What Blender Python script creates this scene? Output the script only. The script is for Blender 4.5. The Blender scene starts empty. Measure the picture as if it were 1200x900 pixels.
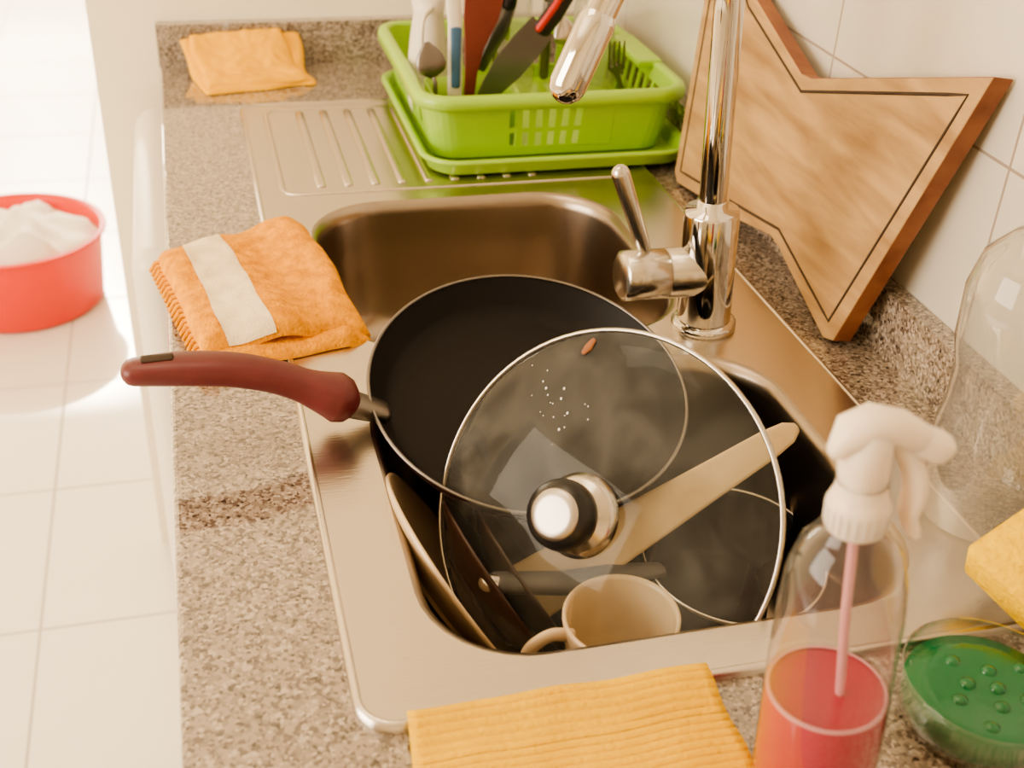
import bpy, bmesh, math, random
from mathutils import Vector, Matrix, noise
random.seed(7)
C=bpy.context.collection
V=Vector
# ---------------------------------------------------------------- materials
def newmat(name):
    m=bpy.data.materials.new(name); m.use_nodes=True
    nt=m.node_tree; b=nt.nodes['Principled BSDF']
    return m,nt,b
def N(nt,t,**k):
    n=nt.nodes.new(t)
    for a,v in k.items(): setattr(n,a,v)
    return n
def pmat(name,col,rough=.5,metal=0,bump=0,bscale=200,var=0,vscale=20,trans=0,coat=0,sss=0,stretch=None,sheen=0,spec=.5):
    m,nt,b=newmat(name)
    b.inputs['Base Color'].default_value=(*col,1); b.inputs['Roughness'].default_value=rough
    b.inputs['Metallic'].default_value=metal; b.inputs['Transmission Weight'].default_value=trans
    b.inputs['Coat Weight'].default_value=coat; b.inputs['Specular IOR Level'].default_value=spec
    b.inputs['Sheen Weight'].default_value=sheen
    if sss:
        b.inputs['Subsurface Weight'].default_value=sss; b.inputs['Subsurface Radius'].default_value=(.02,.015,.012); b.inputs['Subsurface Scale'].default_value=.5
    tc=N(nt,'ShaderNodeTexCoord'); src=tc.outputs['Object']
    if stretch:
        mp=N(nt,'ShaderNodeMapping'); mp.inputs['Scale'].default_value=stretch
        nt.links.new(src,mp.inputs[0]); src=mp.outputs[0]
    if var:
        n=N(nt,'ShaderNodeTexNoise'); n.inputs['Scale'].default_value=vscale; n.inputs['Detail'].default_value=5
        nt.links.new(src,n.inputs['Vector'])
        r=N(nt,'ShaderNodeValToRGB'); r.color_ramp.elements[0].position=.3; r.color_ramp.elements[1].position=.7
        r.color_ramp.elements[0].color=(*[c*(1-var) for c in col],1); r.color_ramp.elements[1].color=(*[min(1,c*(1+var)) for c in col],1)
        nt.links.new(n.outputs[0],r.inputs[0]); nt.links.new(r.outputs[0],b.inputs['Base Color'])
    if bump:
        n=N(nt,'ShaderNodeTexNoise'); n.inputs['Scale'].default_value=bscale; n.inputs['Detail'].default_value=3
        nt.links.new(src,n.inputs['Vector'])
        bp=N(nt,'ShaderNodeBump'); bp.inputs['Strength'].default_value=bump; bp.inputs['Distance'].default_value=.002
        nt.links.new(n.outputs[0],bp.inputs['Height']); nt.links.new(bp.outputs[0],b.inputs['Normal'])
    return m
def glassmat(name,tint=(.9,.92,.9),haze=.06,hazecol=(.8,.78,.72),refl=.5,rough=.03,pw=3.5,base=.035,smudge=0):
    m=bpy.data.materials.new(name); m.use_nodes=True; nt=m.node_tree; nt.nodes.clear()
    o=N(nt,'ShaderNodeOutputMaterial'); t=N(nt,'ShaderNodeBsdfTransparent'); t.inputs[0].default_value=(*tint,1)
    g=N(nt,'ShaderNodeBsdfGlossy'); g.inputs['Roughness'].default_value=rough
    d=N(nt,'ShaderNodeBsdfDiffuse'); d.inputs[0].default_value=(*hazecol,1)
    lw=N(nt,'ShaderNodeLayerWeight'); lw.inputs[0].default_value=.5
    p=N(nt,'ShaderNodeMath',operation='POWER'); p.inputs[1].default_value=pw
    f=N(nt,'ShaderNodeMath',operation='MULTIPLY_ADD'); f.inputs[1].default_value=refl; f.inputs[2].default_value=base
    nt.links.new(lw.outputs['Facing'],p.inputs[0]); nt.links.new(p.outputs[0],f.inputs[0])
    m1=N(nt,'ShaderNodeMixShader'); m1.inputs[0].default_value=haze
    m2=N(nt,'ShaderNodeMixShader')
    if smudge:
        tc=N(nt,'ShaderNodeTexCoord'); n=N(nt,'ShaderNodeTexNoise'); n.inputs['Scale'].default_value=16; n.inputs['Detail'].default_value=6; n.inputs['Distortion'].default_value=1.2
        nt.links.new(tc.outputs['Object'],n.inputs['Vector'])
        mr=N(nt,'ShaderNodeMapRange'); mr.inputs['From Min'].default_value=.42; mr.inputs['From Max'].default_value=.72
        mr.inputs['To Min'].default_value=haze; mr.inputs['To Max'].default_value=haze+smudge
        nt.links.new(n.outputs[0],mr.inputs[0]); nt.links.new(mr.outputs[0],m1.inputs[0])
    nt.links.new(t.outputs[0],m1.inputs[1]); nt.links.new(d.outputs[0],m1.inputs[2])
    nt.links.new(f.outputs[0],m2.inputs[0]); nt.links.new(m1.outputs[0],m2.inputs[1]); nt.links.new(g.outputs[0],m2.inputs[2])
    nt.links.new(m2.outputs[0],o.inputs[0]); return m

def granite():
    m,nt,b=newmat('granite'); tc=N(nt,'ShaderNodeTexCoord')
    v=N(nt,'ShaderNodeTexVoronoi'); v.inputs['Scale'].default_value=380; nt.links.new(tc.outputs['Object'],v.inputs['Vector'])
    sep=N(nt,'ShaderNodeSeparateColor'); nt.links.new(v.outputs['Color'],sep.inputs[0])
    r=N(nt,'ShaderNodeValToRGB'); r.color_ramp.interpolation='CONSTANT'
    e=r.color_ramp.elements; e[0].position=0; e[0].color=(.050,.038,.033,1); e[1].position=.25; e[1].color=(.14,.105,.085,1)
    for p,c in ((.38,(.25,.20,.16,1)),(.54,(.36,.29,.235,1)),(.76,(.50,.42,.35,1))):
        x=e.new(p); x.color=c
    n=N(nt,'ShaderNodeTexNoise'); n.inputs['Scale'].default_value=120; n.inputs['Detail'].default_value=4
    nt.links.new(tc.outputs['Object'],n.inputs['Vector'])
    mx=N(nt,'ShaderNodeMath',operation='MULTIPLY_ADD'); mx.inputs[1].default_value=.60
    m3=N(nt,'ShaderNodeMath',operation='MULTIPLY'); m3.inputs[1].default_value=.48
    nt.links.new(n.outputs[0],m3.inputs[0])
    nt.links.new(sep.outputs[0],mx.inputs[0]); nt.links.new(m3.outputs[0],mx.inputs[2])
    nt.links.new(mx.outputs[0],r.inputs[0]); nt.links.new(r.outputs[0],b.inputs['Base Color'])
    b.inputs['Roughness'].default_value=.10; b.inputs['Coat Weight'].default_value=1; b.inputs['Coat Roughness'].default_value=.03; b.inputs['Coat IOR'].default_value=1.8
    return m
def tilemat(name,col,grout,axes,sizes,offs,gw,rough,mottle=.03):
    m,nt,b=newmat(name); g=N(nt,'ShaderNodeNewGeometry'); s=N(nt,'ShaderNodeSeparateXYZ'); nt.links.new(g.outputs['Position'],s.inputs[0])
    prev=None
    for ax,sz,of in zip(axes,sizes,offs):
        a=N(nt,'ShaderNodeMath',operation='SUBTRACT'); a.inputs[1].default_value=of-sz*50; nt.links.new(s.outputs[ax],a.inputs[0])
        d=N(nt,'ShaderNodeMath',operation='MODULO'); d.inputs[1].default_value=sz; nt.links.new(a.outputs[0],d.inputs[0])
        c=N(nt,'ShaderNodeMath',operation='LESS_THAN'); c.inputs[1].default_value=gw; nt.links.new(d.outputs[0],c.inputs[0])
        if prev:
            mm=N(nt,'ShaderNodeMath',operation='MAXIMUM'); nt.links.new(prev.outputs[0],mm.inputs[0]); nt.links.new(c.outputs[0],mm.inputs[1]); prev=mm
        else: prev=c
    n=N(nt,'ShaderNodeTexNoise'); n.inputs['Scale'].default_value=6; n.inputs['Detail'].default_value=4; nt.links.new(g.outputs['Position'],n.inputs['Vector'])
    r=N(nt,'ShaderNodeValToRGB'); r.color_ramp.elements[0].color=(*[c*(1-mottle*2) for c in col],1); r.color_ramp.elements[1].color=(*col,1)
    nt.links.new(n.outputs[0],r.inputs[0])
    mix=N(nt,'ShaderNodeMix',data_type='RGBA'); nt.links.new(prev.outputs[0],mix.inputs[0]); nt.links.new(r.outputs[0],mix.inputs[6]); mix.inputs[7].default_value=(*grout,1)
    nt.links.new(mix.outputs[2],b.inputs['Base Color'])
    rr=N(nt,'ShaderNodeMath',operation='MULTIPLY_ADD'); rr.inputs[1].default_value=.5; rr.inputs[2].default_value=rough
    nt.links.new(prev.outputs[0],rr.inputs[0]); nt.links.new(rr.outputs[0],b.inputs['Roughness'])
    bp=N(nt,'ShaderNodeBump',invert=True); bp.inputs['Strength'].default_value=.5; bp.inputs['Distance'].default_value=.001
    nt.links.new(prev.outputs[0],bp.inputs['Height']); nt.links.new(bp.outputs[0],b.inputs['Normal'])
    return m
def woodmat(name,c1,c2,stretch,rough=.5):
    m,nt,b=newmat(name); tc=N(nt,'ShaderNodeTexCoord'); mp=N(nt,'ShaderNodeMapping'); mp.inputs['Scale'].default_value=stretch
    nt.links.new(tc.outputs['Object'],mp.inputs[0])
    n=N(nt,'ShaderNodeTexNoise'); n.inputs['Scale'].default_value=8; n.inputs['Detail'].default_value=8; n.inputs['Distortion'].default_value=.4
    nt.links.new(mp.outputs[0],n.inputs['Vector'])
    r=N(nt,'ShaderNodeValToRGB'); r.color_ramp.elements[0].position=.3; r.color_ramp.elements[1].position=.68
    r.color_ramp.elements[0].color=(*c1,1); r.color_ramp.elements[1].color=(*c2,1)
    nt.links.new(n.outputs[0],r.inputs[0]); nt.links.new(r.outputs[0],b.inputs['Base Color']); b.inputs['Roughness'].default_value=rough
    bp=N(nt,'ShaderNodeBump'); bp.inputs['Strength'].default_value=.15; bp.inputs['Distance'].default_value=.001
    nt.links.new(n.outputs[0],bp.inputs['Height']); nt.links.new(bp.outputs[0],b.inputs['Normal'])
    return m

M_gran=granite()
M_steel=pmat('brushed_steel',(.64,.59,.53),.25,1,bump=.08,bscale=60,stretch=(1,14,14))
M_bowl=pmat('bowl_steel_shaded',(.38,.32,.265),.28,1,bump=.06,bscale=60,stretch=(14,14,1))  # sink steel again, with the shade inside the bowls put into its colour
M_chrome=pmat('chrome',(.66,.63,.59),.07,1)
M_satin=pmat('satin_steel',(.58,.54,.49),.24,1)
M_cap=pmat('knob_cap_steel',(.50,.46,.42),.36,1)
M_wall=pmat('plaster',(.93,.84,.67),.7,bump=.05,bscale=80)
M_tile=tilemat('wall_tile',(.68,.63,.56),(.36,.29,.24),('Y','Z'),(.30,.20),(1.067,1.117),.0028,.08)
M_floor=tilemat('floor_tile',(.84,.80,.73),(.50,.45,.40),('X','Y'),(.40,.40),(-.34,2.03),.005,.22)
M_black=pmat('nonstick_coating',(.014,.012,.013),.5,0,bump=.05,bscale=500,spec=.2)
M_pansides=pmat('pan_enamel',(.05,.018,.016),.3)
M_maroon=pmat('maroon_bakelite',(.14,.026,.032),.38,var=.15,vscale=30)
M_blackpl=pmat('black_plastic',(.013,.013,.014),.3)
M_grayh=pmat('gray_handle',(.09,.085,.085),.4)
M_cream=pmat('cream_ceramic',(.66,.50,.33),.22,coat=.4,var=.06,vscale=30)
M_brownp=pmat('brown_ceramic',(.045,.020,.015),.35)
M_green=pmat('green_plastic',(.36,.60,.07),.32,coat=.2)
M_orange=pmat('orange_terry',(.90,.35,.012),.95,bump=1,bscale=300,var=.25,vscale=90)
M_label=pmat('towel_label',(.86,.70,.48),.9,bump=.5,bscale=500,var=.10,vscale=60)
M_yel=pmat('yellow_sponge_cloth',(.95,.55,.003),.85,bump=.6,bscale=300,var=.12,vscale=25)
M_sponge=pmat('sponge_foam',(.95,.56,.004),.9,bump=1,bscale=300,var=.15,vscale=150)
M_fcloth=pmat('orange_cloth',(.95,.48,.02),.9,bump=.4,bscale=300,var=.08,vscale=20)
M_wood=woodmat('board_wood',(.31,.175,.075),(.52,.335,.16),(1.5,1,6))
M_woodedge=woodmat('board_edge_wood',(.17,.05,.022),(.31,.12,.052),(3,3,3))
M_woodsp=woodmat('spatula_wood',(.52,.37,.20),(.66,.50,.30),(3,3,3))
M_groove=pmat('groove_dark',(.05,.03,.02),.8)
M_glass=glassmat('lid_glass',(.88,.90,.87),.035,refl=.28,base=.014,rough=.05,smudge=.06)
M_clear=glassmat('clear_plastic',(.88,.86,.83),.05,(.9,.85,.8),refl=.8,pw=2.2,base=.04)
M_clear2=glassmat('clear_glass',(.86,.85,.82),.14,(.9,.85,.78),refl=.8,pw=2.2,base=.05)
M_pink=pmat('pink_liquid',(.58,.003,.075),.10)
M_pinktop=pmat('pink_liquid_surface',(.46,.003,.055),.06)
M_greenliq=pmat('green_soap',(.002,.15,.052),.12,coat=.4,bump=.6,bscale=60)
M_capw=pmat('sprayer_plastic',(.86,.74,.63),.35,sss=.6)
M_tube=pmat('dip_tube',(.80,.38,.46),.35)
M_white=pmat('white_enamel',(.82,.75,.65),.3)
M_red=pmat('red_plastic',(.78,.05,.03),.35)
M_cloth=pmat('white_laundry',(.85,.80,.72),.9,bump=.4,bscale=60)
M_redh=pmat('red_handle',(.50,.03,.025),.3)
M_blue=pmat('blue_plastic',(.06,.14,.26),.4)
M_brown=pmat('brown_spatula',(.20,.042,.03),.4)
M_drop=pmat('water_drop',(.75,.75,.72),.08)
M_cab=pmat('cabinet_laminate',(.55,.50,.45),.5)
M_dark=pmat('dark_steel',(.22,.20,.19),.35,1)
M_blade=pmat('knife_blade',(.22,.22,.23),.3,.9)
# ---------------------------------------------------------------- mesh helpers
def empty(name,loc=(0,0,0)):
    e=bpy.data.objects.new(name,None); C.objects.link(e); e.empty_display_size=.02; e.location=loc; return e
def mesh(name,vs,fs,mat,parent=None,smooth=True,solid=0,bevel=0,sub=0,fix=True):
    me=bpy.data.meshes.new(name); me.from_pydata([tuple(v) for v in vs],[],fs)
    if fix:
        bm=bmesh.new(); bm.from_mesh(me); bmesh.ops.recalc_face_normals(bm,faces=bm.faces); bm.to_mesh(me); bm.free()
    ob=bpy.data.objects.new(name,me); C.objects.link(ob)
    mats=mat if isinstance(mat,(list,tuple)) else [mat]
    for m in mats: me.materials.append(m)
    if smooth: me.shade_smooth()
    if solid:
        s=ob.modifiers.new('s','SOLIDIFY'); s.thickness=solid; s.offset=0
    if bevel:
        b=ob.modifiers.new('b','BEVEL'); b.width=bevel; b.segments=3; b.limit_method='ANGLE'; b.angle_limit=math.radians(40)
    if sub:
        u=ob.modifiers.new('u','SUBSURF'); u.levels=sub; u.render_levels=sub
    if parent: ob.parent=parent; ob.matrix_parent_inverse=Matrix.Translation(-parent.location)
    if smooth and bevel:
        w=ob.modifiers.new('w','WEIGHTED_NORMAL')
    return ob
def box(name,x0,x1,y0,y1,z0,z1,mat,parent=None,bevel=0):
    vs=[(x,y,z) for x in (x0,x1) for y in (y0,y1) for z in (z0,z1)]
    fs=[(0,1,3,2),(4,6,7,5),(0,4,5,1),(2,3,7,6),(0,2,6,4),(1,5,7,3)]
    return mesh(name,vs,fs,mat,parent,smooth=bevel>0,bevel=bevel)
def loft(loops,cap0=False,cap1=False):
    n=len(loops[0]); vs=[p for l in loops for p in l]; fs=[]
    for i in range(len(loops)-1):
        for j in range(n):
            k=(j+1)%n; fs.append((i*n+j,i*n+k,(i+1)*n+k,(i+1)*n+j))
    if cap0: fs.append(tuple(reversed(range(n))))
    if cap1: fs.append(tuple((len(loops)-1)*n+j for j in range(n)))
    return vs,fs
def rrect(cx,cy,hx,hy,r,n=8,z=0,es=0):
    r=max(.0005,min(r,hx,hy)); pts=[]
    for (sx,sy,a0) in ((1,1,0),(-1,1,90),(-1,-1,180),(1,-1,270)):
        for i in range(n+1):
            a=math.radians(a0+90*i/n)
            pts.append((cx+sx*(hx-r)+r*math.cos(a),cy+sy*(hy-r)+r*math.sin(a),z))
    if es:
        out=[]
        for i,p in enumerate(pts):
            q=pts[(i+1)%len(pts)]; out.append(p)
            if (i+1)%(n+1)==0:
                for k in range(1,es): 
                    t=k/es; out.append((p[0]+(q[0]-p[0])*t,p[1]+(q[1]-p[1])*t,z))
        pts=out
    return pts
def frame(origin,n,xhint=(1,0,0)):
    z=V(n).normalized(); x=V(xhint)-z*V(xhint).dot(z); x.normalize(); y=z.cross(x)
    M=Matrix(((x.x,y.x,z.x,origin[0]),(x.y,y.y,z.y,origin[1]),(x.z,y.z,z.z,origin[2]),(0,0,0,1)))
    return M
def lathe(name,prof,mat,M=None,seg=48,parent=None,cap0=False,cap1=False,solid=0,sub=0):
    M=M or Matrix.Identity(4)
    loops=[[M@V((r*math.cos(2*math.pi*i/seg),r*math.sin(2*math.pi*i/seg),z)) for i in range(seg)] for r,z in prof]
    vs,fs=loft(loops,cap0,cap1); return mesh(name,vs,fs,mat,parent,solid=solid,sub=sub)
def cr(pts,n=8):
    P=[V(p) for p in pts]; P=[2*P[0]-P[1]]+P+[2*P[-1]-P[-2]]; out=[]
    for i in range(1,len(P)-2):
        for k in range(n):
            t=k/n; a,b,c,d=P[i-1:i+3]
            out.append(.5*((2*b)+(c-a)*t+(2*a-5*b+4*c-d)*t*t+(3*b-a-3*c+d)*t**3))
    out.append(P[-2]); return out
def sweep(name,pts,wh,mat,up=(0,0,1),seg=20,parent=None,closed=False,sq=1.0,caps=True):
    """pts path, wh list of (halfwidth,halfheight) interpolated"""
    n=len(pts); loops=[]
    for i,p in enumerate(pts):
        a=pts[(i-1)%n] if (closed or i>0) else pts[0]; b=pts[(i+1)%n] if (closed or i<n-1) else pts[-1]
        t=(V(b)-V(a)).normalized(); u=V(up)-t*V(up).dot(t)
        if u.length<1e-4: u=V((1,0,0))-t*t.x
        u.normalize(); s=t.cross(u)
        f=i/(n-1)*(len(wh)-1); k=min(int(f),len(wh)-2) if len(wh)>1 else 0
        if len(wh)>1: g=f-k; w=wh[k][0]*(1-g)+wh[k+1][0]*g; h=wh[k][1]*(1-g)+wh[k+1][1]*g
        else: w,h=wh[0]
        L=[]
        for j in range(seg):
            an=2*math.pi*j/seg; c,d=math.cos(an),math.sin(an)
            c=math.copysign(abs(c)**sq,c); d=math.copysign(abs(d)**sq,d)
            L.append(V(p)+s*(w*c)+u*(h*d))
        loops.append(L)
    if closed: loops.append(loops[0])
    elif caps:
        def shrink(L,c,off,k): return [c+(q-c)*k+off for q in L]
        t0=(V(pts[0])-V(pts[1])).normalized(); t1=(V(pts[-1])-V(pts[-2])).normalized()
        r0=min(wh[0]); r1=min(wh[-1])
        A=[shrink(loops[0],V(pts[0]),t0*r0*math.sin(a),math.cos(a)) for a in (1.35,1.0,.5)]
        B=[shrink(loops[-1],V(pts[-1]),t1*r1*math.sin(a),math.cos(a)) for a in (.5,1.0,1.35)]
        loops=A+loops+B
    vs,fs=loft(loops,not closed,not closed)
    return mesh(name,vs,fs,mat,parent)
def holed(name,outer,holes,z,mat,parent=None,depth=0,bevel=0):
    bm=bmesh.new(); edges=[]
    for L in [outer]+holes:
        v=[bm.verts.new((p[0],p[1],z)) for p in L]
        for i in range(len(v)): edges.append(bm.edges.new((v[i],v[(i+1)%len(v)])))
    bmesh.ops.triangle_fill(bm,use_beauty=True,use_dissolve=False,edges=edges)
    for f in bm.faces:
        if f.normal.z<0: f.normal_flip()
    if depth:
        r=bmesh.ops.extrude_face_region(bm,geom=bm.faces[:])
        bmesh.ops.translate(bm,verts=[x for x in r['geom'] if isinstance(x,bmesh.types.BMVert)],vec=(0,0,-depth))
        bmesh.ops.recalc_face_normals(bm,faces=bm.faces)
    me=bpy.data.meshes.new(name); bm.to_mesh(me); bm.free(); me.materials.append(mat)
    ob=bpy.data.objects.new(name,me); C.objects.link(ob)
    if parent: ob.parent=parent
    if bevel:
        b=ob.modifiers.new('b','BEVEL'); b.width=bevel; b.segments=3; b.limit_method='ANGLE'; b.angle_limit=math.radians(60)
    return ob
# ---------------------------------------------------------------- room
WX=.625; YE=1.83
box('floor',-2.6,.75,-2.2,6.2,-.1,0,M_floor)
box('wall_right',WX,WX+.12,-2.2,6.2,0,2.6,M_tile)
box('wall_back',-.137,WX,YE,YE+.12,0,2.6,M_wall)
box('wall_left_1',-2.6,-2.5,-2.2,-.6,0,2.6,M_wall)
box('wall_left_2',-2.6,-2.5,1.6,6.2,0,2.6,M_wall)
box('wall_left_3',-2.6,-2.5,-.6,1.6,0,.8,M_wall)
box('wall_left_4',-2.6,-2.5,-.6,1.6,2.3,2.6,M_wall)
box('wall_far_1',-2.6,-1.9,6.1,6.2,0,2.6,M_wall)
box('wall_far_2',.2,.75,6.1,6.2,0,2.6,M_wall)
box('wall_far_3',-1.9,.2,6.1,6.2,2.35,2.6,M_wall)
box('wall_front',-2.6,.75,-2.3,-2.2,0,2.6,M_wall)
box('ceiling',-2.6,.75,-2.2,6.2,2.6,2.7,M_wall)
# ---------------------------------------------------------------- counter
ct=holed('kitchen_countertop',[(-.044,-.5),(WX-.001,-.5),(WX-.001,YE-.001),(-.044,YE-.001)],[rrect(.30,1.052,.232,.553,.03)],.9,M_gran,depth=.035,bevel=.004)
box('granite_upstand_right',WX-.02,WX-.001,-.5,YE-.02,.9,.962,M_gran,ct)
box('granite_upstand_end',-.044,WX-.001,YE-.02,YE-.001,.9,.962,M_gran,ct)
cab=empty('base_cabinet')
box('front_panel',-.03,-.012,-.5,1.24,.1,.862,M_cab,cab)
box('side_panel',-.012,WX-.03,1.235,1.255,0,.72,M_cab,cab)
box('plinth',.03,.05,-.5,1.235,0,.1,M_cab,cab)
wm=empty('washing_machine')
box('body',-.088,.5,1.275,1.80,.004,.852,M_white,wm,bevel=.03)
lathe('door_ring',[(.15,0),(.17,.012),(.20,.012),(.21,0)],M_satin,frame((-.088,1.54,.42),(-1,0,0)),parent=wm)
lathe('door_glass',[(.0,-.02),(.08,-.0),(.15,.004)],M_blackpl,frame((-.092,1.54,.42),(-1,0,0)),parent=wm)
# ---------------------------------------------------------------- sink
sk=empty('double_bowl_sink')
ZD=.9065
O=(.299,1.052); OH=(.241,.562)
b1=(.2965,.7025,.1835,.1725,.075); b2=(.2815,1.094,.1735,.169,.085)
holed('deck',rrect(*O,OH[0]-.006,OH[1]-.006,.022),[rrect(*b1),rrect(*b2)],ZD,M_steel,sk)
loops=[rrect(*O,OH[0]-.006+o,OH[1]-.006+o,.022+o,z=z) for o,z in ((0,ZD),(.001,ZD+.0012),(.003,ZD+.0012),(.0055,ZD-.001),(.006,.9))]
mesh('edge_bead',*loft(loops),M_steel,sk)
for i,(cx,cy,hx,hy,r) in enumerate((b1,b2)):
    pr=[(0,0),(.002,-.0006),(.005,-.003),(.0075,-.008),(.009,-.015),(.014,-.09),(.018,-.13),(.024,-.146),(.036,-.156),(.055,-.16)]
    loops=[rrect(cx,cy,hx-o,hy-o,r-o*.4,z=ZD+z) for o,z in pr]
    a=[(cx+(p[0]-cx)*.5,cy+(p[1]-cy)*.5,ZD-.163) for p in loops[-1]]
    loops.append(a)
    c=[]
    for p in a:
        d=V((p[0]-cx,p[1]-cy,0)).normalized()*.04; c.append((cx+d.x,cy+d.y,ZD-.165))
    loops.append(c)
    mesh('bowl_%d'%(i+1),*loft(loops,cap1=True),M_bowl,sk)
    lathe('drain_%d'%(i+1),[(.0,.001),(.02,.001),(.022,.004),(.03,.003),(.036,.0015),(.040,.0)],M_chrome,Matrix.Translation((cx,cy,ZD-.164)),parent=sk)
for k in range(9):
    x=.135+k*.032
    sweep('drain_rib_%d'%(k+1),[V((x,1.315+t*.255/6,ZD)) for t in range(7)],[(.0055,.0022)],M_steel,parent=sk,seg=12)
sweep('drainer_border',[V(p) for p in rrect(.3,1.44,.21,.145,.02,z=ZD)],[(.0035,.0016)],M_steel,parent=sk,closed=True,seg=10)
# ---------------------------------------------------------------- faucet
fc=empty('kitchen_faucet',(.455,.925,ZD))
fx,fy=.455,.925
lean=-.062
def fp(h): return V((fx+lean*h,fy,ZD+h))
nf=V((lean,0,1)).normalized(); FM=frame((fx,fy,ZD),nf)
lathe('base_flange',[(.0,0),(.031,0),(.031,.005),(.028,.008),(.0,.008)],M_chrome,FM,parent=fc)
lathe('body',[(.0255,.006),(.0255,.118),(.0245,.121),(.0145,.122),(.0145,.13),(.012,.131)],M_chrome,FM,parent=fc)
dirn=V((-.97,-.24,0)).normalized()
R=.062; zt=.30; pts=[fp(.125),fp(.2),fp(.25),fp(zt)]
cc=fp(zt)+dirn*R
for k in range(1,17):
    a=math.radians(k*160/16); pts.append(cc-dirn*R*math.cos(a)+V((0,0,R*math.sin(a))))
tl=(pts[-1]-pts[-2]).normalized(); e0=pts[-1]
pts+= [e0+tl*.025,e0+tl*.055]
sweep('gooseneck_spout',pts,[(.0128,.0128)],M_chrome,up=(0,1,0.01),parent=fc,seg=28)
sweep('aerator_tip',[e0+tl*.022,e0+tl*.05,e0+tl*.074],[(.0155,.0155)],M_chrome,up=(0,1,.01),parent=fc,seg=28)
hz=.058
lathe('lever_hub',[(.0,.088),(.019,.088),(.0235,.085),(.0235,.045),(.0215,.044),(.0235,.043),(.0235,.0)],M_satin,frame(fp(hz),(-1,-.03,0.03)),parent=fc)
sweep('lever_arm',[V((.388,.925,.983)),V((.382,.925,1.0)),V((.356,.927,1.066))],[(.0055,.0055),(.0085,.0085)],M_satin,up=(0,1,0),parent=fc)
# ---------------------------------------------------------------- frying pan
pn=empty('frying_pan',(.251,.817,.926))
Rp=.1352; FMp=frame((.251,.818,.9265),(.02,-.285,1))
lathe('interior',[(Rp,0),(Rp-.003,-.004),(Rp-.014,-.022),(Rp-.020,-.028),(Rp-.032,-.0305),(.0001,-.031)],M_black,FMp,seg=96,parent=pn)
lathe('outer_wall',[(Rp,0),(Rp+.001,-.002),(Rp-.010,-.022),(Rp-.019,-.031),(Rp-.034,-.034),(.0001,-.034)],M_pansides,FMp,seg=96,parent=pn)
sweep('rim',[FMp@V((Rp*math.cos(a*math.pi/48),Rp*math.sin(a*math.pi/48),0)) for a in range(96)],[(.0016,.0016)],M_dark,parent=pn,closed=True,seg=8)
K=.98
def kp(x,y,z): return V((x*K,y*K,1.46-K*(1.46-z)))
sweep('handle_bracket',[kp(.128,.832,.905),kp(.108,.831,.914),kp(.084,.83,.925)],[(.013,.007),(.014,.011)],M_dark,parent=pn,sq=.7)
hp=cr([kp(*p) for p in ((.090,.829,.926),(.075,.829,.934),(.045,.832,.948),(.01,.836,.957),(-.030,.838,.961),(-.066,.838,.962))],6)
sweep('handle',hp,[(.0210,.0190),(.0190,.0160),(.0145,.0125),(.0140,.0120),(.0155,.0120),(.0165,.0115),(.0160,.011),(.013,.0095)],M_maroon,parent=pn,sq=.8)
sweep('hanging_hole_shade',[kp(-.058,.838,.9727),kp(-.036,.838,.9727)],[(.0050,.0016)],M_groove,parent=pn)  # raised dark capsule, coloured as the shade of a hole that isn't cut
# ---------------------------------------------------------------- glass lid
lc=V((.259,.650,.915)); ln=V((-.69,-.53,.54)).normalized()
ld=empty('glass_lid',lc); LM=frame(lc,ln,(.597,-.8,0)); RL=.1385
prof=[(RL,0)]
for k in range(1,15):
    r=RL*(1-k/14); prof.append((max(r,.0001),.006+.024*(1-(r/RL)**2.2)))
lathe('glass_dome',prof,M_glass,LM,seg=72,parent=ld)
sweep('steel_rim',[LM@V((RL*math.cos(a*math.pi/40),RL*math.sin(a*math.pi/40),0)) for a in range(80)],[(.0020,.0035)],M_satin,up=tuple(ln),parent=ld,closed=True,seg=12)
lathe('knob_plate',[(.0,.029),(.029,.029),(.031,.032),(.026,.038),(.014,.042),(.012,.046)],M_satin,LM,parent=ld)
lathe('knob_grip',[(.012,.044),(.020,.047),(.0245,.052),(.0255,.060),(.0235,.067),(.0175,.070)],M_blackpl,LM,parent=ld)
lathe('knob_cap',[(.0185,.069),(.0175,.0715),(.012,.0720),(.0001,.0721)],M_cap,LM,parent=ld)
rv=random.Random(3)
dv=[];df=[]
def drop(a,r,s):
    z=.007+.024*(1-(r/RL)**2.2); c=V((r*math.cos(a),r*math.sin(a),z+.0003))
    b=len(dv); n=8
    for i in range(n): dv.append(LM@(c+V((s*math.cos(i*math.tau/n),s*1.3*math.sin(i*math.tau/n),0))))
    dv.append(LM@(c+V((0,0,s*.6))))
    for i in range(n): df.append((b+i,b+(i+1)%n,b+n))
for k in range(12): drop(rv.gauss(2.35,.10),rv.gauss(.092,.012),rv.choice([.0004,.0005,.0006,.0009]))
for k in range(9): drop(rv.uniform(1.3,2.6),rv.uniform(.05,.125),rv.choice([.0004,.0005]))
mesh('water_drops',dv,df,M_drop,ld)
def lp(a,r): return LM@V((r*math.cos(a),r*math.sin(a),.0075+.024*(1-(r/RL)**2.2)))
sweep('food_scrap',[lp(2.05,.120),lp(2.02,.124),lp(1.99,.130)],[(.0018,.0008),(.0035,.0012),(.002,.0008)],M_woodedge,up=tuple(ln),parent=ld,seg=10)
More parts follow.
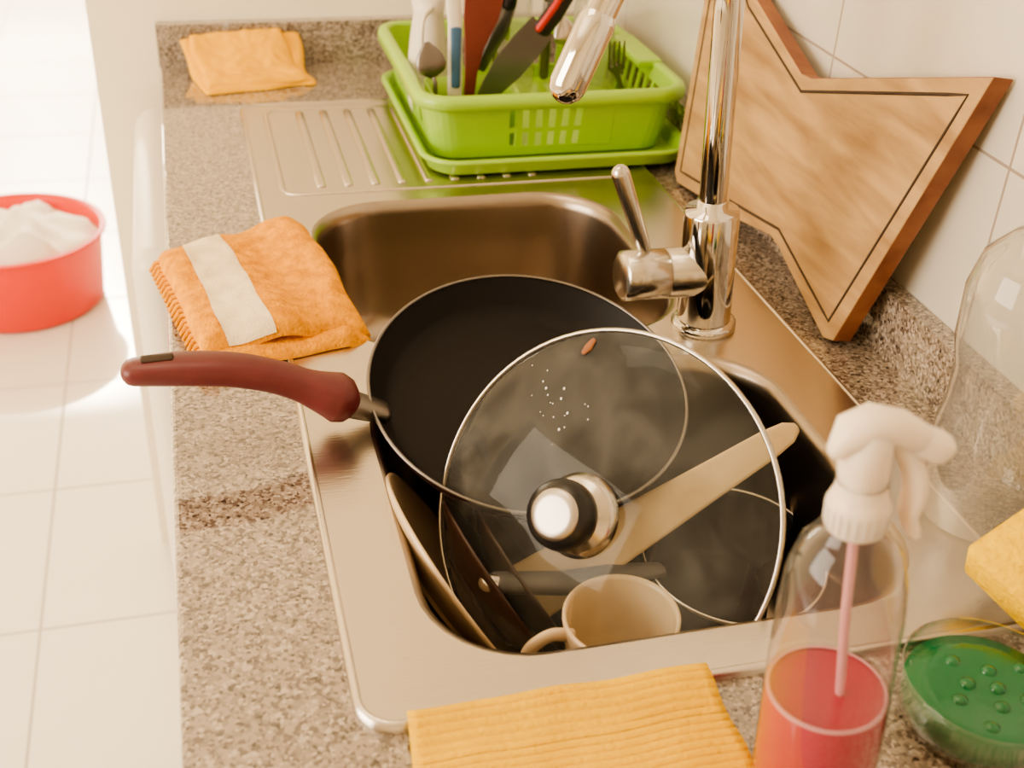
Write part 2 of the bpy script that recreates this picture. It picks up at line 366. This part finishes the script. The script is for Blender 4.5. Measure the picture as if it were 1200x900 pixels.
# ---------------------------------------------------------------- plates
def plate(name,c,n,r,mat):
    e=empty(name,c); M=frame(c,n,(0,1,0))
    lathe('plate_body',[(.0001,.0),(r*.55,0),(r*.68,.006),(r*.97,.017),(r,.019),(r,.0215),(r*.97,.021),(r*.68,.0105),(r*.56,.004),(.0001,.004)],mat,M,seg=64,parent=e)
    lathe('foot_ring',[(r*.5,0),(r*.5,-.004),(r*.46,-.004),(r*.46,0)],mat,M,seg=64,parent=e)
plate('dinner_plate',V((.150,.690,.826)),(.84,.10,.53),.099,M_cream)
plate('dinner_plate',V((.186,.694,.808)),(.85,.12,.51),.084,M_brownp)
plate('dinner_plate',V((.212,.70,.802)),(.84,.10,.54),.08,M_brownp)
# ---------------------------------------------------------------- mug
mg=empty('coffee_mug',(.258,.577,.82))
MM=frame((.258,.579,.815),(-.05,-.03,1),(1,0,0)); rm=.0415
lathe('cup',[(.0001,0),(.026,0),(.031,.004),(.037,.025),(rm,.066),(rm,.070),(rm-.0022,.0705),(rm-.0035,.067),(.034,.025),(.028,.008),(.0001,.005)],M_cream,MM,parent=mg)
ha=[MM@V(p) for p in ((-.037,0,.060),(-.052,0,.063),(-.066,0,.053),(-.068,0,.036),(-.058,0,.020),(-.034,0,.017))]
sweep('cup_handle',cr(ha,6),[(.0055,.0038)],M_cream,up=(0,1,0),parent=mg)
# ---------------------------------------------------------------- saucepan
sp=empty('saucepan',(.40,.69,.75))
SM=frame((.398,.70,.745),(0,-.12,1)); 
lathe('pot_wall',[(.0001,.003),(.066,.003),(.073,.01),(.076,.075),(.078,.078),(.0755,.078),(.0735,.074),(.0705,.012),(.064,.006),(.0001,.006)],M_black,SM,parent=sp)
sweep('pot_rim',[SM@V((.077*math.cos(a*math.pi/30),.077*math.sin(a*math.pi/30),.079)) for a in range(60)],[(.0016,.0016)],M_satin,parent=sp,closed=True,seg=8)
sweep('pot_handle',[V((.33,.685,.822)),V((.29,.675,.832)),V((.24,.66,.845)),V((.185,.652,.862))],[(.008,.005),(.013,.008),(.011,.007)],M_grayh,parent=sp)
sweep('handle_tip',[V((.188,.652,.861)),V((.176,.65,.865))],[(.0075,.0065)],M_satin,parent=sp)
lathe('serving_bowl',[(.0001,0),(.04,0),(.045,.004),(.075,.04),(.082,.062),(.080,.063),(.072,.041),(.043,.008),(.0001,.005)],M_brownp,Matrix.Translation((.27,.76,.747)))
# ---------------------------------------------------------------- wooden spatula
ws=empty('wooden_spatula',(.33,.70,.87))
a=V((.19,.676,.808)); b=V((.458,.731,.915)); d=(b-a).normalized()
nn=V((-.35,-.72,.6)); nn=(nn-d*nn.dot(d)).normalized(); s=nn.cross(d); L=(b-a).length
W=[(0,.026),(.10,.025),(.3,.0225),(.5,.019),(.7,.0155),(.9,.0125),(.97,.0095),(1,.004)]
loops=[]
for t,w in W:
    c=a+d*(L*t)
    loops.append([c+s*w-nn*.002,c+s*w+nn*.002,c+s*(w-.003)+nn*.004,c-s*(w-.003)+nn*.004,c-s*w+nn*.002,c-s*w-nn*.002])
mesh('blade_and_handle',*loft(loops,True,True),M_woodsp,ws,bevel=.0006)
# ---------------------------------------------------------------- cloth pads
def pad(name,c,z0,th,mat,parent=None,nu=60,nv=60,u0=0,u1=1,v0=0,v1=1,wob=.004,pw=10,zf=None,extra=0,amp=.0025,seed=0,bottom=True):
    A,B,Cc,D=[V((*p,0)) for p in c]
    def pt(u,v):
        p=(A*(1-u)+B*u)*(1-v)+(D*(1-u)+Cc*u)*v
        q=V((noise.noise(V((u*3,v*3,seed))),noise.noise(V((u*3+9,v*3,seed))),0))*wob
        e=(1-abs(2*u-1)**pw)*(1-abs(2*v-1)**pw); h=th*max(e,0)**.5
        h+=amp*noise.noise(V((u*3,v*3,seed+3)))*min(1,e*3)+amp*.35*noise.noise(V((u*11,v*11,seed+5)))*min(1,e*3)
        return p+q,h,(zf(p.x,p.y) if zf else z0)
    vs=[];fs=[]
    for i in range(nu+1):
        for j in range(nv+1):
            u=u0+(u1-u0)*i/nu; v=v0+(v1-v0)*j/nv
            p,h,z=pt(u,v); vs.append((p.x,p.y,z+max(h,.0003)+extra))
    for i in range(nu):
        for j in range(nv):
            k=i*(nv+1)+j; fs.append((k,k+nv+1,k+nv+2,k+1))
    if bottom:
        o=len(vs)
        for i in range(nu+1):
            for j in range(nv+1):
                u=u0+(u1-u0)*i/nu; v=v0+(v1-v0)*j/nv
                p,h,z=pt(u,v); vs.append((p.x,p.y,z))
        for i in range(nu):
            for j in range(nv):
                k=o+i*(nv+1)+j; fs.append((k,k+1,k+nv+2,k+nv+1))
        bd=[i*(nv+1) for i in range(nu+1)]+[nu*(nv+1)+j for j in range(1,nv+1)]+[i*(nv+1)+nv for i in range(nu-1,-1,-1)]+[j for j in range(nv-1,0,-1)]
        for x in range(len(bd)):
            p,q=bd[x],bd[(x+1)%len(bd)]; fs.append((p,q,q+o,p+o))
    return mesh(name,vs,fs,mat,parent)
tw=empty('terry_towel',(.04,1.04,.91))
Q1=[(-.052,1.13),(.098,1.195),(.142,.945),(-.010,.915)]
Q2=[(-.050,1.130),(.096,1.194),(.138,.958),(-.014,.932)]
zl=lambda x,y:ZD+.001-max(0,x-.116)*.4
zf=lambda x,y:ZD+.011-max(0,x-.108)*.5+.005*math.sin((x*.9+y*.35)*70)*max(0,min(1,(x-.0)/.05))
pad('lower_fold',Q1,ZD+.001,.011,M_orange,tw,seed=2,wob=.006,zf=zl)
pad('upper_fold',Q2,0,.015,M_orange,tw,seed=8,zf=zf,wob=.007,amp=.005)
pad('woven_label',Q2,0,.015,M_label,tw,u0=.17,u1=.42,v0=.004,v1=.996,seed=8,zf=zf,wob=.007,amp=.005,extra=.0008,bottom=False)
for k in range(22):
    v=.03+.94*k/21; A=V((Q1[0][0],Q1[0][1],0)); D=V((Q1[3][0],Q1[3][1],0)); p=A*(1-v)+D*v
    sweep('fringe_%d'%(k+1),[V((p.x+.006,p.y,ZD+.010)),V((p.x-.002,p.y,ZD+.009)),V((p.x-.007,p.y-.002,ZD+.002))],[(.0035,.003),(.002,.002)],M_orange,parent=tw,seg=8)
# yellow ribbed cloth
yc=empty('ribbed_sponge_cloth',(.18,.43,.91))
vs=[];fs=[];nu=30;nv=170
A,B,Cc,D=V((.088,.495,0)),V((.280,.495,0)),V((.280,.35,0)),V((.077,.35,0))
for i in range(nu+1):
    for j in range(nv+1):
        u=i/nu;v=j/nv;p=(A*(1-u)+B*u)*(1-v)+(D*(1-u)+Cc*u)*v
        p+=V((noise.noise(V((0,v*6,1)))*.002,noise.noise(V((u*4,0,2)))*.003,0))
        z=.9125 if p.y>.487 else .9125-min(1,(.487-p.y)/.02)*.006*1
        z+=.0016*noise.noise(V((u*3,v*3,4)))
        vs.append((p.x,p.y,z+.0015*abs(math.sin(v*math.pi*24))))
for i in range(nu):
    for j in range(nv):
        k=i*(nv+1)+j; fs.append((k,k+nv+1,k+nv+2,k+1))
mesh('ribbed_sheet',vs,fs,M_yel,yc,solid=.003)
# far folded cloth
fcl=empty('folded_cleaning_cloth',(.08,1.76,.91))
def zfc(x,y): return .9012+max(0,(y-1.735)/.07)**1.3*.045
pad('bottom_layer',[(-.012,1.80),(.160,1.806),(.172,1.70),(.018,1.672)],0,.008,M_fcloth,fcl,zf=zfc,seed=12,wob=.006,amp=.003)
pad('top_layer',[(.002,1.800),(.135,1.806),(.166,1.705),(.020,1.682)],0,.009,M_fcloth,fcl,zf=lambda x,y:zfc(x,y)+.006,seed=15,wob=.008,amp=.006)
# ---------------------------------------------------------------- cutting board
cb=empty('cutting_board',(.58,1.05,.91))
sl=.14
def bp_(y,z,off=0): 
    nrm=V((-1,0,sl)).normalized(); return V((.562+sl*(z-.9),y,z))+nrm*off
poly=[(.787,1.188),(.868,.909),(.885,.9035),(1.008,.940),(1.03,.9435),(1.097,.930),(1.272,.9035),(1.285,.912),(1.345,1.215),(1.335,1.222),(1.206,1.144),(1.065,1.103),(1.045,1.105)]
n=len(poly)
vs=[bp_(y,z,0) for y,z in poly]+[bp_(y,z,-.020) for y,z in poly]
o=mesh('board_slab',vs,[tuple(range(n)),tuple(reversed(range(n,2*n)))]+[(i,(i+1)%n,n+(i+1)%n,n+i) for i in range(n)],[M_wood,M_woodedge],cb,smooth=False,bevel=.0015)
for f in o.data.polygons: f.material_index=0 if len(f.vertices)>4 else 1
def inset(poly,d):
    out=[];n=len(poly)
    area=sum(poly[i][0]*poly[(i+1)%n][1]-poly[(i+1)%n][0]*poly[i][1] for i in range(n)); sg=1 if area>0 else -1
    for i in range(n):
        p0=V(poly[i-1]);p1=V(poly[i]);p2=V(poly[(i+1)%n])
        d1=(p1-p0).normalized();d2=(p2-p1).normalized()
        n1=V((-d1.y,d1.x))*sg;n2=V((-d2.y,d2.x))*sg
        m=(n1+n2).normalized(); out.append(p1+m*(d/max(.4,m.dot(n1))))
    return out
ip=inset([(a,b) for a,b in [(.787,1.188),(.875,.9045),(1.018,.942),(1.097,.930),(1.280,.9035),(1.345,1.22),(1.206,1.144),(1.055,1.103)]],.014)
gp=[]
for i in range(len(ip)):
    p,q=ip[i],ip[(i+1)%len(ip)]
    for k in range(10):
        t=k/10; y=p.x+(q.x-p.x)*t; z=p.y+(q.y-p.y)*t; gp.append(bp_(y,z,.0003))
sweep('juice_groove',gp,[(.0015,.0007)],M_groove,up=(-1,0,.1),parent=cb,closed=True,seg=8)
# ---------------------------------------------------------------- dish rack
tr=empty('dish_rack',(.43,1.49,.91))
TX,TY=.430,1.495
prt=[(-.012,.002),(-.006,0.001),(0,.004),(.003,.018),(.008,.022),(.011,.021),(.011,.018)]
loops=[rrect(TX+.001,TY-.006,.162+o,.173+o,.035+o,z=ZD+.002+z) for o,z in prt]
vs,fs=loft(loops,cap0=True); mesh('drip_tray',vs,fs,M_green,tr,solid=.0025)
es=30;nc=6
lv=[0,.012,.018,.024,.030,.036,.042,.048,.054,.060,.072,.078]
loops=[rrect(TX-.003,TY+.010,.148+z*.16,.146+z*.16,.03,n=nc,z=.9165+z,es=es) for z in lv]
n=len(loops[0]); vs=[p for l in loops for p in l]; fs=[]
per=nc+es
for i in range(len(lv)-1):
    for j in range(n):
        k=(j+1)%n; side=j//per; e=j%per-nc
        hole=False
        if 1<=i<=8 and e>=0:
            if side==2: hole = 8<=e<=19 and e%2==0 and i not in (4,)
            elif side in (0,): hole= 3<=e<=27 and e%3!=0
            elif side==3 : hole=3<=e<=27 and e%3!=0
            elif side==1: hole=3<=e<=26 and e%6 in(1,2) and i in (3,4,5,6,7)
        if not hole: fs.append((i*n+j,i*n+k,(i+1)*n+k,(i+1)*n+j))
fs.append(tuple(reversed(range(n))))
mesh('basket',vs,fs,M_green,tr,smooth=False,solid=.0028)
zt=.9165+.078
loops=[rrect(TX-.003,TY+.010,.148+.0125+o,.146+.0125+o,.03+o,z=zt+z) for o,z in ((-.002,-.002),(-.002,.003),(.004,.0045),(.011,.003),(.013,-.003),(.013,-.012),(.011,-.012),(.010,-.003),(.0,-.001))]
mesh('basket_rim',*loft(loops),M_green,tr)
box('end_grip_right',TX+.135,TX+.168,TY-.05,TY+.07,zt-.003,zt+.007,M_green,tr,bevel=.003)
# raised frame round the slotted window of the front wall
yf=TY+.010-.146-.0055
sweep('window_frame',[V(p) for p in ((TX-.052,yf+.004,.926),(TX+.072,yf+.004,.926),(TX+.072,yf-.005,.982),(TX-.052,yf-.005,.982))],[(.0018,.0018)],M_green,up=(0,1,0),parent=tr,closed=True,seg=8)
loops=[rrect(.335,1.415,.05+z*.05,.035+z*.05,.012,z=.919+z) for z in (0,.04,.068)]
mesh('cutlery_cup',*loft(loops,cap0=True),M_green,tr,solid=.002)
def X(px): return .36+(px-575)*.00112
def Z(py): return .985+(100-py)*.00099
def spoon(px,py,y,mat,s=1):
    sn=empty('table_spoon',(X(px),y,1.0))
    sweep('spoon_handle',[V((X(px+3),y-.005,Z(py+70))),V((X(px+3),y-.005,Z(py+25))),V((X(px),y,Z(py+12)))],[(.003,.0012),(.0024,.0018)],mat,up=(0,-1,0),parent=sn)
    sweep('spoon_bowl',cr([(X(px+1),y-.002,Z(py+20)),(X(px-1),y,Z(py+5)),(X(px-5),y+.005,Z(py-20*s))],5),[(.004,.002),(.016*s,.004),(.019*s,.005),(.016*s,.004),(.005,.002)],mat,up=(0,-1,0),parent=sn)
spoon(505,60,1.398,M_dark)
spoon(585,18,1.462,M_satin,.9)
spoon(684,60,1.50,M_satin,.9)
pt=empty('milk_pitcher',(.29,1.46,.95))
PM=frame((.297,1.50,.925),(0,0,1))
lathe('pitcher_body',[(.0001,0),(.022,0),(.026,.02),(.027,.06),(.023,.10),(.019,.13),(.023,.155),(.021,.155),(.017,.13)],M_white,PM,parent=pt)
sweep('pitcher_handle',cr([PM@V(p) for p in ((0,-.02,.14),(-.015,-.04,.13),(-.015,-.04,.09),(0,-.024,.06))],6),[(.004,.003)],M_white,up=(1,0,0),parent=pt)
br=empty('dish_brush',(.31,1.41,1.0))
sweep('white_stem',[V((X(533),1.41,.94)),V((X(533),1.41,Z(100))),V((X(533),1.415,Z(20))),V((X(528),1.42,Z(-40)))],[(.009,.004)],M_white,up=(0,-1,0),parent=br)
sweep('blue_grip',[V((X(533),1.4045,Z(95))),V((X(533),1.409,Z(25)))],[(.0055,.002),(.007,.002)],M_blue,up=(0,-1,0),parent=br)
stp=empty('slotted_turner',(.35,1.43,1.0))
loops=[]
for px,w,py,yy in ((553,.006,130,1.43),(556,.008,90,1.435),(560,.012,60,1.44),(568,.022,25,1.445),(574,.027,-20,1.45),(578,.026,-60,1.455)):
    x=X(px);z=Z(py); loops.append([(x-w,yy-.002,z),(x+w,yy-.002,z),(x+w,yy+.002,z),(x-w,yy+.002,z)])
mesh('turner_blade',*loft(loops,True,True),M_brown,stp,bevel=.001)
kn=empty('kitchen_knife',(.38,1.41,1.0))
loops=[]
for px,w,py in ((550,.002,128),(572,.014,98),(590,.020,73),(610,.0205,46),(628,.0185,22)):
    x=X(px);z=Z(py); dx,dz=.75*w,.66*w
    loops.append([(x-dx,1.40,z+dz),(x+dx,1.40,z-dz),(x+dx,1.4018,z-dz),(x-dx,1.4018,z+dz)])
mesh('knife_blade',*loft(loops,True,True),M_blade,kn,smooth=False)
sweep('knife_handle',[V((X(627),1.401,Z(26))),V((X(640),1.403,Z(8))),V((X(665),1.406,Z(-40)))],[(.012,.007),(.0125,.008)],M_blackpl,up=(0,-1,0),parent=kn)
sweep('handle_inlay',[V((X(622),1.396,Z(24))),V((X(640),1.397,Z(-4))),V((X(656),1.398,Z(-38)))],[(.0045,.004)],M_redh,up=(0,-1,0),parent=kn)
k2=empty('paring_knife',(.37,1.45,1.0))
sweep('dark_blade',[V((X(570),1.45,Z(90))),V((X(592),1.45,Z(40))),V((X(602),1.45,Z(5)))],[(.006,.001),(.010,.001),(.009,.001)],M_blade,up=(0,-1,0),parent=k2,seg=10)
sweep('dark_handle',[V((X(600),1.45,Z(10))),V((X(612),1.452,Z(-50)))],[(.009,.006)],M_blackpl,up=(0,-1,0),parent=k2)
def fork(px,py,y,mat,tilt=.0,s=1):
    fk=empty('dinner_fork',(X(px),y,1.0))
    x=X(px)
    sweep('fork_stem',[V((x+.002+tilt*.12,y+.008,Z(py+60)+.0)),V((x+.001+tilt*.02,y+.004,Z(py+25))),V((x,y,Z(py+10)))],[(.0028,.0015),(.0035,.0015),(.0115*s,.0018)],mat,up=(0,-1,0),parent=fk,seg=10)
    for i in range(4):
        x0=x-(.009-i*.006)*s
        sweep('tine_%d'%(i+1),[V((x0,y,Z(py+14))),V((x0-.002,y-.003,Z(py-5))),V((x0-.005,y-.008,Z(py-24)))],[(.0022,.0014),(.0012,.001)],mat,parent=fk,up=(0,-1,0),seg=8)
fork(726,74,1.43,M_dark,.15,1.1)
fork(606,2,1.475,M_satin)
for nm,x,y,h,r in (('drinking_glass',.535,1.55,.13,.034),('drinking_glass',.430,1.58,.14,.030)):
    lathe(nm,[(r,0),(r+.002,.03),(r*.86,h*.7),(r*.78,h-.004),(r*.7,h),(.0001,h)],M_clear2,Matrix.Translation((x,y,.925)),parent=None)
wk=empty('wire_whisk',(.5,1.6,1.0))
for i in range(6):
    a=i*math.pi/6; c=V((.49,1.62,1.08)); d=V((math.cos(a),math.sin(a),0))
    sweep('wire_%d'%(i+1),cr([c-V((0,0,.06)),c+d*.026+V((0,0,.02)),c+d*.02+V((0,0,.07)),c+V((0,0,.09)),c-d*.02+V((0,0,.07)),c-d*.026+V((0,0,.02)),c-V((0,0,.06))],6),[(.0010,.0010)],M_dark,up=(.3,.5,.8),parent=wk,seg=6)
sweep('whisk_handle',[V((.49,1.62,1.03)),V((.49,1.62,.93))],[(.007,.007)],M_dark,up=(0,1,0),parent=wk)
# ---------------------------------------------------------------- spray bottle
sb=empty('spray_bottle',(.303,.398,.9))
BM=frame((.3075,.400,.9008),(-.055,.02,1),(1,0,0))
lathe('bottle_shell',[(.0001,.0),(.029,0),(.0335,.004),(.0345,.012),(.034,.08),(.0325,.14),(.0305,.163),(.026,.179),(.019,.189),(.0145,.194),(.0125,.208)],M_clear,BM,parent=sb,seg=64)
lathe('pink_soap',[(.0001,.002),(.028,.002),(.0325,.006),(.0332,.014),(.0328,.08),(.032,.0812)],M_pink,BM,parent=sb,seg=64)
lathe('pink_soap_surface',[(.0322,.0813),(.029,.0806),(.0001,.0804)],M_pinktop,BM,parent=sb,seg=64)
lathe('foam_ring',[(.0328,.0812),(.0318,.0828),(.0306,.0822)],M_tube,BM,parent=sb,seg=64)
sweep('dip_tube',[BM@V(p) for p in ((.008,-.006,.04),(.006,-.004,.08),(.002,-.002,.14),(0,0,.197))],[(.0026,.0026)],M_tube,up=(0,1,0),parent=sb)
lathe('screw_collar',[(.0145,.194),(.0155,.196),(.0157,.209),(.0142,.213),(.0130,.215),(.0125,.222)],M_capw,BM,parent=sb,cap0=True)
for k in range(24):
    a=k*math.tau/24
    sweep('collar_ridge_%d'%k,[BM@V((.0156*math.cos(a),.0156*math.sin(a),.197)),BM@V((.0157*math.cos(a),.0157*math.sin(a),.208))],[(.0006,.0006)],M_capw,up=(0,1,0),parent=sb,seg=6)
hd=[BM@V(p) for p in ((-.015,.002,.242),(-.010,.001,.2500),(.0,0,.2535),(.014,-.002,.251),(.027,-.004,.243))]
sweep('sprayer_head',hd,[(.006,.005),(.0105,.0095),(.0115,.0105),(.0095,.0085),(.0075,.007)],M_capw,parent=sb,sq=.85)
sweep('sprayer_neck',[BM@V((0,0,.218)),BM@V((-.001,0,.232)),BM@V((-.001,0,.248))],[(.0112,.0112),(.0118,.0125),(.0105,.0135)],M_capw,up=(0,1,0),parent=sb,sq=.85)
sweep('nozzle',[BM@V((.025,-.004,.243)),BM@V((.034,-.006,.239))],[(.0078,.0078)],M_capw,parent=sb,sq=.7)
sweep('trigger',cr([BM@V(p) for p in ((.014,-.002,.244),(.023,-.003,.230),(.027,-.004,.214),(.026,-.004,.200),(.030,-.005,.188))],5),[(.006,.006),(.009,.0055),(.008,.0045),(.006,.0032)],M_capw,up=(1,0,.3),parent=sb)
# ---------------------------------------------------------------- green soap tub, clear bottle, sponge in bowl
gs=empty('soap_dish',(.44,.435,.9))
GM=Matrix.Translation((.437,.428,.9008))
lathe('clear_tub',[(.0001,0),(.044,0),(.050,.004),(.052,.015),(.051,.028),(.053,.034),(.0515,.034)],M_clear,GM,parent=gs,seg=64)
lathe('green_soap',[(.0001,.0015),(.043,.0015),(.0485,.006),(.0505,.015),(.0495,.022),(.034,.024),(.0001,.023)],M_greenliq,GM,parent=gs,seg=64)
for k in range(9):
    a=k*2.4; r=.008+.0033*k
    lathe('soap_bubble_%d'%(k+1),[(.0052,0),(.0045,.0022),(.002,.0036),(.0001,.0038)],M_greenliq,GM@Matrix.Translation((r*math.cos(a),r*math.sin(a),.0225)),parent=gs,seg=20)
cbt=empty('clear_detergent_bottle',(.56,.61,.9))
CM=frame((.552,.608,.907),(-.05,0,1))
lathe('bottle_shell',[(.0001,0),(.040,0),(.045,.005),(.045,.08),(.041,.10),(.041,.13),(.045,.15),(.045,.19),(.038,.215),(.022,.232),(.014,.238),(.014,.25)],M_clear2,CM,parent=cbt,seg=56)
lathe('bottle_cap',[(.0165,.243),(.0165,.265),(.015,.267),(.0001,.267)],M_capw,CM,parent=cbt,cap0=True)
sbw=empty('glass_bowl',(.53,.515,.9))
lathe('bowl_wall',[(.0001,.0),(.022,0),(.026,.003),(.042,.022),(.049,.042),(.047,.042),(.040,.023),(.024,.006),(.0001,.004)],M_clear2,Matrix.Translation((.535,.502,ZD+.001)),parent=sbw,seg=56)
so=empty('cleaning_sponge',(.53,.51,.94))
SMx=frame((.528,.502,.953),(-.35,-.30,1),(1,.3,0))
lo=[[SMx@V(p) for p in rrect(0,0,.046-o,.034-o,.006,z=z)] for o,z in ((.002,-.015),(0,-.013),(0,.013),(.002,.015))]
mesh('foam_block',*loft(lo,True,True),M_sponge,so)
# ---------------------------------------------------------------- basin with laundry
bs=empty('laundry_basin',(-.46,2.84,0))
BMx=Matrix.Translation((-.455,2.86,.003))
lathe('tub',[(.0001,0),(.180,0),(.190,.01),(.205,.18),(.210,.193),(.216,.192),(.217,.186),(.210,.186),(.206,.193),(.200,.18),(.184,.014),(.0001,.008)],M_red,BMx,parent=bs,seg=64)
vs,fs=[],[]
nu,nv=48,20
for j in range(nv+1):
    for i in range(nu):
        r=.196*(1-j/nv); a=i*math.tau/nu
        h=.155+.05*(1-(r/.197)**2)+.06*noise.noise(V((r*13*math.cos(a),r*13*math.sin(a),3)))*(1 if r<.18 else .3)
        vs.append((-.455+r*math.cos(a),2.86+r*math.sin(a),h))
for j in range(nv):
    for i in range(nu):
        k=(i+1)%nu; fs.append((j*nu+i,j*nu+k,(j+1)*nu+k,(j+1)*nu+i))
mesh('white_laundry',vs,fs,M_cloth,bs)
# ---------------------------------------------------------------- lights
def area(name,loc,target,sx,sy,en,col):
    l=bpy.data.lights.new(name,'AREA'); l.shape='RECTANGLE'; l.size=sx; l.size_y=sy; l.energy=en; l.color=col
    o=bpy.data.objects.new(name,l); C.objects.link(o); o.location=loc
    o.rotation_euler=(V(target)-V(loc)).to_track_quat('-Z','Y').to_euler(); return o
area('left_fill_light',(-2.45,.5,1.55),(.1,1.5,1.1),2.0,1.5,100,(1,.85,.66))  # added fill from an unseen side, aimed towards the end wall
area('balcony_light',(-.85,6.0,1.3),(-.85,3,1.0),2.0,2.2,150,(1,.85,.62))
area('overhead_fill_light',(-.3,1.1,2.55),(-.1,1.4,0),.9,.9,9,(1,.82,.60))  # no lamp fitting here; unseen fill added to brighten the end wall
s=bpy.data.lights.new('sun','SUN'); s.energy=4; s.angle=.03; s.color=(1,.90,.72)
so_=bpy.data.objects.new('sun',s); C.objects.link(so_); so_.rotation_euler=V((.12,-1,-.62)).to_track_quat('-Z','Y').to_euler()
w=bpy.data.worlds.new('sky'); bpy.context.scene.world=w; w.use_nodes=True
bg=w.node_tree.nodes['Background']; bg.inputs[0].default_value=(1,.87,.69,1); bg.inputs[1].default_value=1.2
# ---------------------------------------------------------------- camera
f=1400;P=math.atan(873.3/f);hs=math.radians(3.0);yw=math.radians(16.07)
F=V((math.sin(yw)*math.cos(P),math.cos(yw)*math.cos(P),-math.sin(P)))
Rr=V((math.cos(yw),-math.sin(yw),0)); Dn=V((-math.sin(yw)*math.sin(P),-math.cos(yw)*math.sin(P),-math.cos(P)))
cx_=Rr*math.cos(hs)-Dn*math.sin(hs); cy_=-(Rr*math.sin(hs)+Dn*math.cos(hs)); cz_=-F
cd=bpy.data.cameras.new('camera'); cam=bpy.data.objects.new('camera',cd); C.objects.link(cam)
cam.matrix_world=Matrix(((cx_.x,cy_.x,cz_.x,0),(cx_.y,cy_.y,cz_.y,0),(cx_.z,cy_.z,cz_.z,1.46),(0,0,0,1)))
cd.sensor_width=36; cd.lens=f/1200*36; cd.clip_start=.02
cd.dof.use_dof=True; cd.dof.focus_distance=.97; cd.dof.aperture_fstop=7
bpy.context.scene.camera=cam
vs_=bpy.context.scene.view_settings
vs_.view_transform='AgX'; vs_.look='AgX - Medium High Contrast'; vs_.exposure=-.12
